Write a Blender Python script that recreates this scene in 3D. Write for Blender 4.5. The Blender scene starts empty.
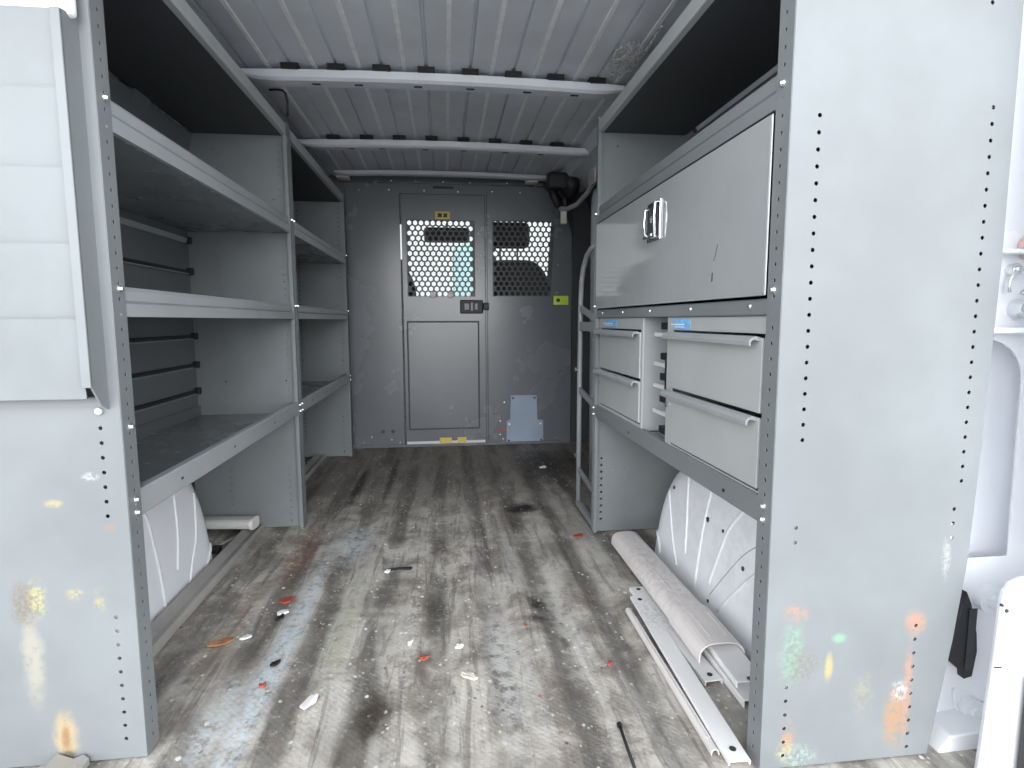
import bpy, bmesh, math, random
from mathutils import Vector, Matrix, noise
random.seed(7)
SC = bpy.context.scene
COL = SC.collection
PI = math.pi

# ------------------------------------------------------------------ materials
def new_mat(name):
    m = bpy.data.materials.new(name); m.use_nodes = True
    nt = m.node_tree; nt.nodes.clear()
    out = nt.nodes.new('ShaderNodeOutputMaterial')
    b = nt.nodes.new('ShaderNodeBsdfPrincipled')
    nt.links.new(b.outputs[0], out.inputs[0])
    return m, nt, b

def val(nt, sock, v):
    if hasattr(v, 'is_output') or isinstance(v, bpy.types.NodeSocket): nt.links.new(v, sock)
    elif isinstance(v, (tuple, list)) and sock.type == 'RGBA': sock.default_value = (*v[:3], 1)
    else: sock.default_value = v

def math_n(nt, op, a, b=0.0, c=None, clamp=False):
    n = nt.nodes.new('ShaderNodeMath'); n.operation = op; n.use_clamp = clamp
    val(nt, n.inputs[0], a); val(nt, n.inputs[1], b)
    if c is not None: val(nt, n.inputs[2], c)
    return n.outputs[0]

def mixc(nt, fac, a, b):
    n = nt.nodes.new('ShaderNodeMix'); n.data_type = 'RGBA'
    val(nt, n.inputs[0], fac); val(nt, n.inputs[6], a); val(nt, n.inputs[7], b)
    return n.outputs[2]

def ramp(nt, v, lo, hi, a=0.0, b=1.0):
    n = nt.nodes.new('ShaderNodeMapRange'); n.interpolation_type = 'SMOOTHSTEP'
    val(nt, n.inputs[0], v)
    n.inputs[1].default_value = lo; n.inputs[2].default_value = hi
    n.inputs[3].default_value = a; n.inputs[4].default_value = b
    return n.outputs[0]

def pos(nt):
    return nt.nodes.new('ShaderNodeNewGeometry').outputs['Position']

def vmul(nt, v, s, off=(0, 0, 0)):
    n = nt.nodes.new('ShaderNodeMapping')
    nt.links.new(v, n.inputs[0]); n.inputs[1].default_value = off; n.inputs[3].default_value = s
    return n.outputs[0]

def noise_n(nt, v, scale, detail=4, rough=.6, dist=0.0):
    n = nt.nodes.new('ShaderNodeTexNoise'); nt.links.new(v, n.inputs['Vector'])
    n.inputs['Scale'].default_value = scale; n.inputs['Detail'].default_value = detail
    n.inputs['Roughness'].default_value = rough; n.inputs['Distortion'].default_value = dist
    return n.outputs['Fac']

def bump(nt, b, h, strength=.2, dist=.002):
    n = nt.nodes.new('ShaderNodeBump'); n.inputs['Strength'].default_value = strength
    n.inputs['Distance'].default_value = dist
    val(nt, n.inputs['Height'], h); nt.links.new(n.outputs[0], b.inputs['Normal'])

def stain(nt, p, base, c, r, col, amt, nscale, lo=.42, hi=.6, dim=False):
    """a mark with its own shape: ellipsoid at c with radii r broken up by noise"""
    m = vmul(nt, p, tuple(1 / q for q in r), tuple(-c[i] / r[i] for i in range(3)))
    L = nt.nodes.new('ShaderNodeVectorMath'); L.operation = 'LENGTH'; nt.links.new(m, L.inputs[0])
    n = noise_n(nt, p, nscale, 4, .7)
    d = math_n(nt, 'MULTIPLY_ADD', n, .9, L.outputs['Value'])
    a = ramp(nt, d, .7, 1.45, 1, 0)
    k = math_n(nt, 'MULTIPLY', a, ramp(nt, noise_n(nt, p, nscale * 2.3, 4, .7), lo, hi))
    k = math_n(nt, 'MULTIPLY', k, amt, clamp=True)
    return mixc(nt, k, base, tuple(q * .62 for q in col) if dim else col)

def paint(name, col, rough=.45, var=.12, metallic=0.0, stains=(), scratch=.5, spec=.5, grain=.15, sheen_bump=.12):
    m, nt, b = new_mat(name); p = pos(nt)
    n1 = noise_n(nt, p, 2.3, 5, .6); n2 = None
    lo = tuple(c * (1 - var) for c in col); hi = tuple(min(1, c * (1 + var)) for c in col)
    c = mixc(nt, ramp(nt, n1, .3, .7), lo, hi)
    # fine pale scuffs
    s = noise_n(nt, vmul(nt, p, (9, 9, 38)), 2.0, 5, .75, 1.5)
    s2 = noise_n(nt, vmul(nt, p, (31, 12, 7)), 2.0, 5, .75, 2.5)
    k = math_n(nt, 'ADD', ramp(nt, s, .70, .76), ramp(nt, s2, .70, .76), clamp=True)
    c = mixc(nt, math_n(nt, 'MULTIPLY', k, scratch), c, tuple(min(1, q * 1.7 + .05) for q in col))
    for st in stains: c = stain(nt, p, c, *st, dim=name.startswith('grey_shelf'))
    nt.links.new(c, b.inputs['Base Color'])
    nt.links.new(ramp(nt, n1, .2, .8, rough - .03, rough + .05), b.inputs['Roughness'])
    b.inputs['Metallic'].default_value = metallic
    b.inputs['Specular IOR Level'].default_value = spec
    bump(nt, b, noise_n(nt, p, 260, 2, .5), sheen_bump, .0006)
    return m

def plain(name, col, rough=.5, metallic=0.0, spec=.5, var=.08, sc=30):
    m, nt, b = new_mat(name); p = pos(nt)
    n = noise_n(nt, p, sc, 3, .6)
    c = mixc(nt, ramp(nt, n, .3, .7), tuple(q * (1 - var) for q in col), tuple(min(1, q * (1 + var)) for q in col))
    nt.links.new(c, b.inputs['Base Color'])
    b.inputs['Roughness'].default_value = rough; b.inputs['Metallic'].default_value = metallic
    b.inputs['Specular IOR Level'].default_value = spec
    return m

G = (.185, .201, .208)
ORANGE = (.55, .33, .24); GREEN = (.30, .55, .37); YEL = (.58, .50, .24); WHT = (.72, .74, .74); BRN = (.25, .20, .14)
M = {}
M['grey'] = paint('grey_shelf_paint', G, .5)
M['grey_near_right'] = paint('grey_shelf_paint_marked_right', G, .5, scratch=.25, stains=[
    ((.585, .86, .285), (.035, .05, .022), ORANGE, .8, 55),
    ((.578, .86, .215), (.030, .05, .075), GREEN, .75, 60),
    ((.600, .86, .19), (.040, .05, .05), BRN, .5, 70),
    ((.578, .86, .055), (.018, .05, .05), ORANGE, .95, 60),
    ((.575, .86, .035), (.022, .05, .03), YEL, .7, 60),
    ((.665, .86, .235), (.018, .05, .013), GREEN, .9, 40, .2, .35),
    ((.648, .86, .185), (.011, .05, .035), YEL, .9, 40, .3, .45),
    ((.806, .86, .255), (.030, .05, .032), ORANGE, .95, 60, .35, .5),
    ((.800, .86, .12), (.012, .05, .13), ORANGE, .95, 50, .36, .5),
    ((.778, .86, .08), (.028, .05, .075), (.55, .33, .18), .9, 55, .36, .5),
    ((.785, .86, .13), (.02, .05, .03), WHT, .8, 60),
    ((.60, .86, .02), (.05, .05, .03), (.5, .7, .55), .6, 60),
    ((.715, .86, .13), (.03, .05, .05), (.5, .46, .3), .45, 60),
    ((.855, .86, .37), (.012, .05, .05), WHT, .5, 60),
    ((.905, .86, .335), (.012, .05, .03), WHT, .8, 60)])
M['grey_near_left'] = paint('grey_shelf_paint_marked_left', tuple(g * .94 for g in G), .5, scratch=.35, stains=[
    ((-.72, 1.02, .30), (.030, .05, .055), BRN, .8, 70, .35, .55),
    ((-.70, 1.02, .31), (.020, .05, .045), (.6, .56, .22), .8, 60),
    ((-.715, 1.02, .20), (.024, .05, .11), (.62, .58, .42), .5, 40, .25, .5),
    ((-.675, 1.02, .055), (.026, .05, .06), (.66, .50, .26), .85, 50, .25, .45),
    ((-.675, 1.02, .05), (.012, .05, .035), (.38, .2, .09), .85, 50, .25, .45),
    ((-.672, 1.02, .018), (.018, .05, .012), (.16, .14, .12), .9, 60, .25, .45),
    ((-.64, 1.02, .315), (.02, .05, .018), YEL, .7, 60),
    ((-.60, 1.02, .30), (.015, .05, .03), YEL, .6, 60),
    ((-.66, 1.02, .475), (.018, .05, .01), YEL, .7, 60, .3, .5),
    ((-.575, 1.02, .43), (.014, .05, .01), (.36, .27, .22), .8, 60, .25, .4),
    ((-.60, 1.02, .52), (.02, .05, .01), WHT, .6, 60)])
M['grey_gloss'] = paint('grey_gloss_paint', (.34, .36, .365), .07, .06, scratch=.2, spec=1.0, sheen_bump=.02)
M['drawer'] = paint('drawer_grey_paint', (.40, .42, .418), .42, .08, scratch=.4)
M['lip'] = paint('shelf_lip_grey', (.31, .335, .345), .36, .08, scratch=.7)
M['deck'] = paint('worn_shelf_deck', (.19, .205, .213), .26, .18, scratch=.25)
M['dark_panel'] = paint('dark_grey_liner', (.14, .152, .16), .5, .1)
M['bulk'] = paint('bulkhead_grey_paint', (.13, .142, .155), .25, .06, scratch=.02, spec=.6, sheen_bump=.0)
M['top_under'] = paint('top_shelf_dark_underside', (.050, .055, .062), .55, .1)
M['bulk_line'] = plain('seam_dark', (.03, .033, .036), .6)
M['mesh'] = plain('perforated_dark_steel', (.055, .06, .063), .45, .2)
M['roof'] = paint('roof_grey_paint', (.70, .73, .78), .34, .10, scratch=.15, spec=.6)
M['bow'] = paint('roof_bow_pale_paint', (.74, .76, .82), .32, .05, scratch=.15)
M['bead_sheen'] = plain('pale_bead_highlight', (.92, .93, .96), .3)
M['white'] = paint('white_body_paint', (.76, .78, .82), .3, .04, scratch=.15)
M['well'] = paint('wheel_house_paint', (.84, .86, .90), .40, .04, scratch=.2, stains=[
    ((.72, 1.4, .2), (.2, .5, .25), (.45, .45, .45), .15, 9)])
M['white2'] = paint('outer_body_white', (.78, .80, .83), .25, .03, scratch=.1)
M['black'] = plain('black_plastic', (.012, .012, .014), .5)
M['charcoal'] = plain('charcoal_trim', (.03, .032, .036), .6)
M['steel'] = plain('bright_zinc_steel', (.75, .77, .78), .25, .9)
M['chrome'] = plain('chrome', (.85, .87, .88), .1, 1.0)
M['alu'] = paint('pale_worn_aluminium', (.62, .62, .60), .4, .1, scratch=.6)
M['strip'] = paint('dirty_floor_trim_strip', (.33, .32, .30), .45, .25, scratch=.9)
M['frame'] = paint('grey_tube_paint', (.27, .285, .30), .4, .12, scratch=.6)
M['bluegrey'] = paint('blue_grey_plate', (.27, .33, .42), .4, .15, scratch=.5)
M['yellow'] = plain('yellow_label', (.62, .48, .10), .5, var=.25, sc=150)
M['lime'] = plain('lime_label', (.55, .72, .06), .5)
M['blue'] = plain('light_blue_label', (.20, .47, .78), .5, var=.2, sc=120)
M['palelabel'] = plain('pale_label', (.75, .85, .9), .5)
M['cream'] = plain('cream_plastic', (.72, .70, .58), .5)
M['red'] = plain('red_scrap', (.36, .075, .055), .6)
M['rust'] = plain('orange_brown_scrap', (.38, .19, .10), .7, var=.3)
M['paper'] = plain('white_scrap', (.82, .82, .80), .6)
M['bone'] = plain('cream_scrap', (.72, .66, .57), .6)
M['pvc'] = paint('off_white_plastic_dirty', (.72, .68, .665), .42, .1, scratch=.3, stains=[((.6, 1.5, .05), (.1, .4, .08), (.42, .38, .36), .4, 25)])
M['pvc2'] = paint('white_plastic', (.84, .84, .84), .4, .05, scratch=.2, stains=[((.53, 1.35, .03), (.07, .13, .05), (.5, .49, .48), .6, 40)])
M['asphalt'] = plain('outside_paving', (.68, .68, .67), .9, var=.12, sc=3)
M['seat'] = plain('dark_seat_fabric', (.02, .02, .022), .8)
M['teal'] = plain('pale_teal_cladding', (.22, .33, .33), .6)
M['leaf'] = plain('far_foliage_green', (.10, .16, .07), .8, var=.5, sc=2)

def glass_mat():
    m = bpy.data.materials.new('clear_window_glass'); m.use_nodes = True
    nt = m.node_tree; nt.nodes.clear()
    out = nt.nodes.new('ShaderNodeOutputMaterial'); mx = nt.nodes.new('ShaderNodeMixShader')
    t = nt.nodes.new('ShaderNodeBsdfTransparent'); t.inputs[0].default_value = (.95, .97, .96, 1)
    g = nt.nodes.new('ShaderNodeBsdfGlossy'); g.inputs['Roughness'].default_value = .02
    mx.inputs[0].default_value = .06
    nt.links.new(t.outputs[0], mx.inputs[1]); nt.links.new(g.outputs[0], mx.inputs[2]); nt.links.new(mx.outputs[0], out.inputs[0])
    return m
M['glass'] = glass_mat()

def film_mat():
    m = bpy.data.materials.new('crumpled_clear_film'); m.use_nodes = True
    nt = m.node_tree; nt.nodes.clear()
    out = nt.nodes.new('ShaderNodeOutputMaterial'); mx = nt.nodes.new('ShaderNodeMixShader')
    t = nt.nodes.new('ShaderNodeBsdfTransparent'); t.inputs[0].default_value = (.9, .9, .9, 1)
    g = nt.nodes.new('ShaderNodeBsdfPrincipled'); g.inputs['Base Color'].default_value = (.9, .9, .88, 1); g.inputs['Roughness'].default_value = .18
    p = nt.nodes.new('ShaderNodeNewGeometry').outputs['Position']
    mx.inputs[0].default_value = .4
    val(nt, mx.inputs[0], ramp(nt, noise_n(nt, p, 70, 4, .7), .35, .7, .12, .6))
    nt.links.new(t.outputs[0], mx.inputs[1]); nt.links.new(g.outputs[0], mx.inputs[2]); nt.links.new(mx.outputs[0], out.inputs[0])
    return m
M['film'] = film_mat()

def floor_mat():
    m, nt, b = new_mat('worn_rubber_floor_mat'); p = pos(nt)
    sx = nt.nodes.new('ShaderNodeSeparateXYZ'); nt.links.new(p, sx.inputs[0])
    X = sx.outputs[0]; Y = sx.outputs[1]
    streak = noise_n(nt, vmul(nt, p, (14, 1.3, 1)), 1.0, 6, .65, .6)
    streak2 = noise_n(nt, vmul(nt, p, (34, 3.2, 1), (3, 5, 0)), 1.0, 5, .7, .8)
    blot = noise_n(nt, p, 7, 7, .7, .5)
    fine = noise_n(nt, p, 60, 6, .75)
    c = mixc(nt, ramp(nt, blot, .36, .64), (.26, .232, .198), (.60, .565, .51))
    c = mixc(nt, math_n(nt, 'MULTIPLY', ramp(nt, streak, .46, .62), .55), c, (.52, .51, .485))
    c = mixc(nt, math_n(nt, 'MULTIPLY', ramp(nt, streak2, .50, .36), .55), c, (.12, .108, .095))
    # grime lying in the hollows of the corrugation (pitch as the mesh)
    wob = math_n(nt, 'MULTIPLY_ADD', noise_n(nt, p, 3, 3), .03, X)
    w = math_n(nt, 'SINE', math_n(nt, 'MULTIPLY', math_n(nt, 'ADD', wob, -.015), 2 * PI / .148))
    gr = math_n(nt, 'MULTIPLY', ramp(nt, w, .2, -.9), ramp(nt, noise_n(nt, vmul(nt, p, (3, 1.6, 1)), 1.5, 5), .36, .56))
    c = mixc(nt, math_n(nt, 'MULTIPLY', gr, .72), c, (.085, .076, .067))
    c = mixc(nt, math_n(nt, 'MULTIPLY', ramp(nt, fine, .54, .70), .5), c, (.62, .60, .56))
    c = mixc(nt, math_n(nt, 'MULTIPLY', ramp(nt, fine, .44, .30), .6), c, (.07, .062, .055))
    # the front end is browner and grimier, with light falloff painted in too
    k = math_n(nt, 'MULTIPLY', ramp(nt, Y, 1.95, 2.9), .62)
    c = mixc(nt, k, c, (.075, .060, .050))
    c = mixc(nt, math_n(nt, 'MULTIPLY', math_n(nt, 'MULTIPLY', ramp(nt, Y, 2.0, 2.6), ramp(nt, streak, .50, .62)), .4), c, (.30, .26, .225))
    for st in [((-.40, 1.35, 0), (.045, .75, .1), (.62, .69, .74), .85, 22, .34, .56),
               ((-.27, 1.45, 0), (.055, .40, .1), (.56, .56, .46), .7, 14, .32, .55),
               ((-.33, 2.0, 0), (.10, .22, .1), (.56, .62, .66), .7, 14, .35, .55),
               ((-.50, 1.95, 0), (.07, .35, .1), (.22, .10, .055), .7, 18, .38, .58),
               ((-.55, 1.45, 0), (.05, .30, .1), (.30, .20, .12), .55, 22, .40, .6),
               ((-.155, 1.10, 0), (.055, .12, .1), (.045, .035, .028), .9, 20, .2, .42),
               ((-.10, 1.35, 0), (.03, .35, .1), (.70, .68, .66), .6, 30, .45, .6),
               ((-.46, 1.12, 0), (.05, .2, .1), (.62, .68, .70), .7, 24, .36, .56),
               ((.12, 1.25, 0), (.05, .4, .1), (.66, .66, .64), .7, 16, .36, .56),
               ((.30, 1.45, 0), (.05, .5, .1), (.62, .61, .58), .6, 16, .36, .56),
               ((.24, 1.50, 0), (.035, .06, .1), (.035, .035, .035), .9, 40, .3, .5),
               ((.23, 1.42, 0), (.04, .03, .1), (.04, .04, .04), .8, 50, .3, .5),
               ((.315, 2.31, 0), (.09, .095, .1), (.010, .009, .009), .97, 14, .1, .25),
               ((-.03, 1.50, 0), (.05, .10, .1), (.06, .055, .05), .7, 40, .35, .5),
               ((.55, 3.0, 0), (.25, .5, .1), (.02, .018, .018), .8, 6, .2, .5),
               ((-.42, 2.75, 0), (.035, .5, .1), (.02, .017, .015), .85, 12, .2, .5),
               ((-.28, 2.9, 0), (.03, .5, .1), (.025, .02, .018), .75, 14, .2, .5)]:
        c = stain(nt, p, c, *st)
    # specks: white crumbs, red drips
    for sc_, th, col, off, amt in [(38, .16, (.72, .70, .66), (0, 0, 0), .85), (24, .13, (.80, .80, .78), (2, 9, 1), .9), (15, .085, (.55, .07, .05), (5, 1, 3), .85), (20, .09, (.03, .03, .03), (7, 4, 3), .8), (60, .17, (.62, .60, .55), (1, 3, 3), .7)]:
        v = nt.nodes.new('ShaderNodeTexVoronoi'); nt.links.new(vmul(nt, p, (1, .8, 0), off), v.inputs['Vector']); v.inputs['Scale'].default_value = sc_
        keep = ramp(nt, noise_n(nt, vmul(nt, p, (1, .6, 1), off), 9, 3), .47, .56)
        kk = math_n(nt, 'MULTIPLY', ramp(nt, math_n(nt, 'MULTIPLY_ADD', fine, .25, v.outputs['Distance']), th + .08, th + .125, 1, 0), keep)
        c = mixc(nt, math_n(nt, 'MULTIPLY', kk, amt), c, col)
    nt.links.new(c, b.inputs['Base Color'])
    nt.links.new(ramp(nt, blot, .3, .7, .45, .75), b.inputs['Roughness'])
    wv = nt.nodes.new('ShaderNodeTexWave'); nt.links.new(p, wv.inputs[0]); wv.bands_direction = 'DIAGONAL'; wv.inputs['Scale'].default_value = 42
    h = math_n(nt, 'ADD', math_n(nt, 'MULTIPLY', wv.outputs['Fac'], .08), math_n(nt, 'ADD', fine, blot))
    bump(nt, b, h, .55, .004)
    return m
M['floor'] = floor_mat()

# ------------------------------------------------------------------ mesh helpers
def link_mesh(name, me, m, parent=None, smooth=False):
    o = bpy.data.objects.new(name, me); COL.objects.link(o)
    if m is not None and not me.materials: me.materials.append(m)
    if parent is not None:
        w = Vector((0, 0, 0)); q = parent
        while q is not None: w += q.location; q = q.parent
        me.transform(Matrix.Translation(-w)); o.parent = parent
    if smooth:
        for f in me.polygons: f.use_smooth = True
    return o

def fin(name, bm, m, parent=None, smooth=False, bev=0, seg=2):
    bmesh.ops.recalc_face_normals(bm, faces=bm.faces)
    me = bpy.data.meshes.new(name); bm.to_mesh(me); bm.free()
    o = link_mesh(name, me, m, parent, smooth)
    if bev:
        b = o.modifiers.new('bevel', 'BEVEL'); b.width = bev; b.segments = seg; b.limit_method = 'ANGLE'; b.angle_limit = .6
    return o

def box(bm, x0, x1, y0, y1, z0, z1):
    r = bmesh.ops.create_cube(bm, size=1)
    for v in r['verts']:
        v.co = Vector(((x0 + x1) / 2 + v.co.x * (x1 - x0), (y0 + y1) / 2 + v.co.y * (y1 - y0), (z0 + z1) / 2 + v.co.z * (z1 - z0)))
    return r['verts']

def B(name, m, parent, *bs, bev=.0):
    bm = bmesh.new()
    for b in bs: box(bm, *b)
    return fin(name, bm, m, parent, bev=bev)

def cyl(bm, a, b, r, n=12, r2=None):
    a = Vector(a); b = Vector(b); d = b - a
    rot = d.to_track_quat('Z', 'Y').to_matrix().to_4x4()
    bmesh.ops.create_cone(bm, cap_ends=True, segments=n, radius1=r, radius2=r if r2 is None else r2, depth=d.length,
                          matrix=Matrix.Translation((a + b) / 2) @ rot)

def tube(bm, pts, r, n=10, flat=None):
    """swept tube along pts"""
    pts = [Vector(p) for p in pts]; rings = []
    for i, p in enumerate(pts):
        t = (pts[min(i + 1, len(pts) - 1)] - pts[max(i - 1, 0)]).normalized()
        u = t.orthogonal().normalized() if i == 0 else (pu - t * pu.dot(t)).normalized()
        pu = u; w = t.cross(u)
        rings.append([bm.verts.new(p + (u * math.cos(2 * PI * k / n) + w * math.sin(2 * PI * k / n)) * r) for k in range(n)])
    for i in range(len(rings) - 1):
        for k in range(n):
            bm.faces.new((rings[i][k], rings[i][(k + 1) % n], rings[i + 1][(k + 1) % n], rings[i + 1][k]))
    bm.faces.new(rings[0][::-1]); bm.faces.new(rings[-1])

def sweep(bm, prof, a, b, closed=True):
    """profile given as list of world offsets at a, repeated at b (list of Vectors)"""
    A = [bm.verts.new(p) for p in a]; Bv = [bm.verts.new(p) for p in b]
    n = len(A)
    for k in range(n if closed else n - 1):
        bm.faces.new((A[k], A[(k + 1) % n], Bv[(k + 1) % n], Bv[k]))
    if closed:
        bm.faces.new(A[::-1]); bm.faces.new(Bv)

def extr_y(bm, prof, y0, y1):
    sweep(bm, None, [(x, y0, z) for x, z in prof], [(x, y1, z) for x, z in prof])

def extr_x(bm, prof, x0, x1):
    sweep(bm, None, [(x0, y, z) for y, z in prof], [(x1, y, z) for y, z in prof])

def plate(name, outline, holes, thick, mat, parent, to3d, smooth=False, res=10):
    """flat sheet with real holes; outline/holes in 2-D, to3d maps a 2-D frame to the world.
       holes: (cx, cy, r) round or a list of points"""
    cu = bpy.data.curves.new(name, 'CURVE'); cu.dimensions = '2D'; cu.fill_mode = 'BOTH'; cu.extrude = thick / 2
    def spl(pts):
        s = cu.splines.new('POLY'); s.points.add(len(pts) - 1)
        for i, p in enumerate(pts): s.points[i].co = (p[0], p[1], 0, 1)
        s.use_cyclic_u = True
    spl(outline)
    for h in holes:
        if isinstance(h, tuple) and len(h) == 3 and not isinstance(h[0], tuple):
            n = res
            spl([(h[0] + h[2] * math.cos(2 * PI * k / n), h[1] + h[2] * math.sin(2 * PI * k / n)) for k in range(n)])
        else: spl(h)
    t = bpy.data.objects.new('tmp', cu); COL.objects.link(t)
    me = bpy.data.meshes.new_from_object(t)
    bpy.data.objects.remove(t); bpy.data.curves.remove(cu)
    me.name = name; me.transform(to3d); me.materials.clear()
    bm = bmesh.new(); bm.from_mesh(me); bmesh.ops.remove_doubles(bm, verts=bm.verts, dist=1e-6)
    bmesh.ops.recalc_face_normals(bm, faces=bm.faces); bm.to_mesh(me); bm.free()
    return link_mesh(name, me, mat, parent, smooth)

def XZ(y): return Matrix(((1, 0, 0, 0), (0, 0, 1, y), (0, 1, 0, 0), (0, 0, 0, 1)))    # (a,b)->(a,y,b)
def YZ(x): return Matrix(((0, 0, 1, x), (1, 0, 0, 0), (0, 1, 0, 0), (0, 0, 0, 1)))    # (a,b)->(x,a,b)
def XY(z): return Matrix(((1, 0, 0, 0), (0, 1, 0, 0), (0, 0, 1, z), (0, 0, 0, 1)))

def tag(o, label, cat, group=None, kind=None):
    if label: o['label'] = label
    if cat: o['category'] = cat
    if group: o['group'] = group
    if kind: o['kind'] = kind
    return o
def thing(name, loc, label, cat, group=None):
    o = bpy.data.objects.new(name, None); COL.objects.link(o); o.location = loc; o.empty_display_size = .05
    return tag(o, label, cat, group)
def struct(o): o['kind'] = 'structure'; return o

# ------------------------------------------------------------------ setting: floor
XL, XR = -.544, .53         # aisle faces of the shelving
def floor_mesh():
    bm = bmesh.new(); nx, ny = 150, 70; x0, x1, y0, y1 = -1.0, 1.0, .60, 3.62
    vs = []
    for j in range(ny + 1):
        for i in range(nx + 1):
            x = x0 + (x1 - x0) * i / nx; y = y0 + (y1 - y0) * j / ny
            s = math.sin((x - .015) * 2 * PI / .148)
            am = 1.0 if -.50 < x < .47 else .15
            z = (-.0035 + .0035 * max(-1, min(1, s * 1.6))) * am - .0005 + .0012 * noise.noise(Vector((x * 6, y * 3, 0)))
            vs.append(bm.verts.new((x, y, min(z, 0))))
    for j in range(ny):
        for i in range(nx):
            a = j * (nx + 1) + i
            bm.faces.new((vs[a], vs[a + 1], vs[a + nx + 2], vs[a + nx + 1]))
    return bm
struct(fin('floor', floor_mesh(), M['floor'], smooth=True))
struct(B('trim_1', M['black'], None, (-1.02, 1.02, .60, 3.62, -.06, -.012)))
# floor edge strips at the foot of the wheel houses
def edge_strip(bm, xa, xb, y0, y1):
    extr_y(bm, [(xa, .0005), (xb, .0005), (xb, .012), (xb - .008 * (1 if xb > xa else -1), .02), ((xa + xb) / 2, .014), (xa, .026)], y0, y1)
bm = bmesh.new()
edge_strip(bm, -.690, -.638, .93, 1.014); edge_strip(bm, -.745, -.688, 1.03, 2.183); edge_strip(bm, -.745, -.688, 2.206, 3.33)
struct(fin('trim_2', bm, M['strip']))

# walls: body side panels, curving in towards the roof
def wall(sx, y0, y1, mat, name, off=0.0):
    prof = [(.985, -.03), (.985, .9), (.975, 1.15), (.955, 1.30), (.915, 1.44), (.86, 1.55), (.80, 1.64)]
    bm = bmesh.new()
    pin = [((x + off) * sx, z) for x, z in prof]; pout = [((x + off + .03) * sx, z) for x, z in prof][::-1]
    extr_y(bm, pin + pout, y0, y1)
    return fin(name, bm, mat)
struct(wall(-1, 1.03, 3.60, M['white'], 'wall_left'))
struct(wall(1, .977, 2.05, M['white'], 'wall_right'))
struct(wall(1, 2.05, 3.60, M['charcoal'], 'door_2', -.01))
# body pillars on the left wall
bm = bmesh.new()
for y in (1.80, 2.75):
    extr_y(bm, [(-.984, .02), (-.984, 1.3), (-.83, 1.58), (-.80, 1.56), (-.925, 1.27), (-.94, .02)], y, y + .09)
struct(fin('trim_3', bm, M['dark_panel']))

# roof sheet: pressed ribs running the length of the van
def roofz(x): return 1.632 - .03 * x * x
bm = bmesh.new()
xs = []
pitch = .1485
zoff = []
cx = -.57 - pitch * 2
pts = []
x = cx
while x < .9:
    # proud bead then a narrow sunken groove half a pitch on
    pts += [(x + pitch / 2 - .006, 0), (x + pitch / 2 - .003, .012), (x + pitch / 2 + .003, .012), (x + pitch / 2 + .006, 0)]
    x += pitch
pts = [(-.92, 0)] + [p for p in pts if -.9 < p[0] < .9] + [(.92, 0)]
low = [(px, roofz(px) + dz) for px, dz in pts]
high = [(px, roofz(px) + .035) for px, dz in pts][::-1]
extr_y(bm, low + high, .62, 3.62)
cl = struct(fin('ceiling', bm, M['roof']))
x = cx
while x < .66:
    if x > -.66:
        B('bead_highlight', M['bead_sheen'], cl, (x - .0075, x + .0075, .66, 3.5, roofz(x) - .004, roofz(x) + .001), bev=.002)  # pale strips paint in the glossy sheen along the roof beads
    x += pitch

# roof bows
def bow(name, y, h, w, zt, x0=-.66, x1=.64, openings=True):
    t = thing(name, (0, y, 1.6), None, None)
    bm = bmesh.new(); N = 24
    rings = []
    for i in range(N + 1):
        x = x0 + (x1 - x0) * i / N; zr = roofz(x) - zt
        tap = 1 - .45 * max(0, abs(x) - (abs(x1 if x > 0 else x0) - .08)) / .08
        pr = [(-w / 2, zr), (-w / 2 + .004, zr - h * tap * .75), (-w / 2 + .016, zr - h * tap), (w / 2 - .016, zr - h * tap), (w / 2 - .004, zr - h * tap * .75), (w / 2, zr)]
        rings.append([bm.verts.new((x, y + a, b)) for a, b in pr])
    for i in range(N):
        for k in range(6): bm.faces.new((rings[i][k], rings[i][(k + 1) % 6], rings[i + 1][(k + 1) % 6], rings[i + 1][k]))
    bm.faces.new(rings[0]); bm.faces.new(rings[-1][::-1])
    f = fin('beam', bm, M['bow'], t, smooth=False)
    # black blocks stand in for the shaded openings between bow and roof
    if openings:
        bm = bmesh.new(); x = -.57 - pitch / 2
        while x < .64:
            if x0 < x - .03 and x + .03 < x1:
                box(bm, x - .028, x + .028, y - w / 2 - .004, y + w / 2, roofz(x) - zt - .001, roofz(x) - .001)
            x += pitch
        fin('dark_opening', bm, M['black'], t)
        bm = bmesh.new()
        for x in (-.42, -.28, -.08, .10, .30, .47):
            zr = roofz(x) - zt - h
            box(bm, x - .014, x + .014, y - .006, y + .006, zr - .0012, zr + .002)
        fin('slot', bm, M['black'], t)
    return struct(t)
bow('trim_4', 2.10, .030, .085, .020)
bow('trim_5', 2.835, .030, .08, .020, x0=-.67, x1=.735)
bow('trim_6', 3.40, .022, .06, .012, x0=-.60, x1=.60, openings=False)
# roof side rails above the shelving
for sx, nm in ((-1, 'trim_7'), (1, 'trim_8')):
    bm = bmesh.new()
    extr_y(bm, [(.665 * sx, 1.62), (.70 * sx, 1.575), (.86 * sx, 1.555), (.88 * sx, 1.62), (.7 * sx, 1.64)], .80, 3.54)
    struct(fin(nm, bm, M['roof']))

# rear frame of the body (behind the shelf ends, left and right)
bm = bmesh.new()
box(bm, -1.03, -.552, .990, 1.010, 1.240, 1.72)
struct(fin('trim_9', bm, M['white2'], bev=.008))
bm = bmesh.new(); box(bm, -1.03, 1.03, .60, .66, 1.60, 1.74)
struct(fin('trim_10', bm, M['white2'], bev=.01))

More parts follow.
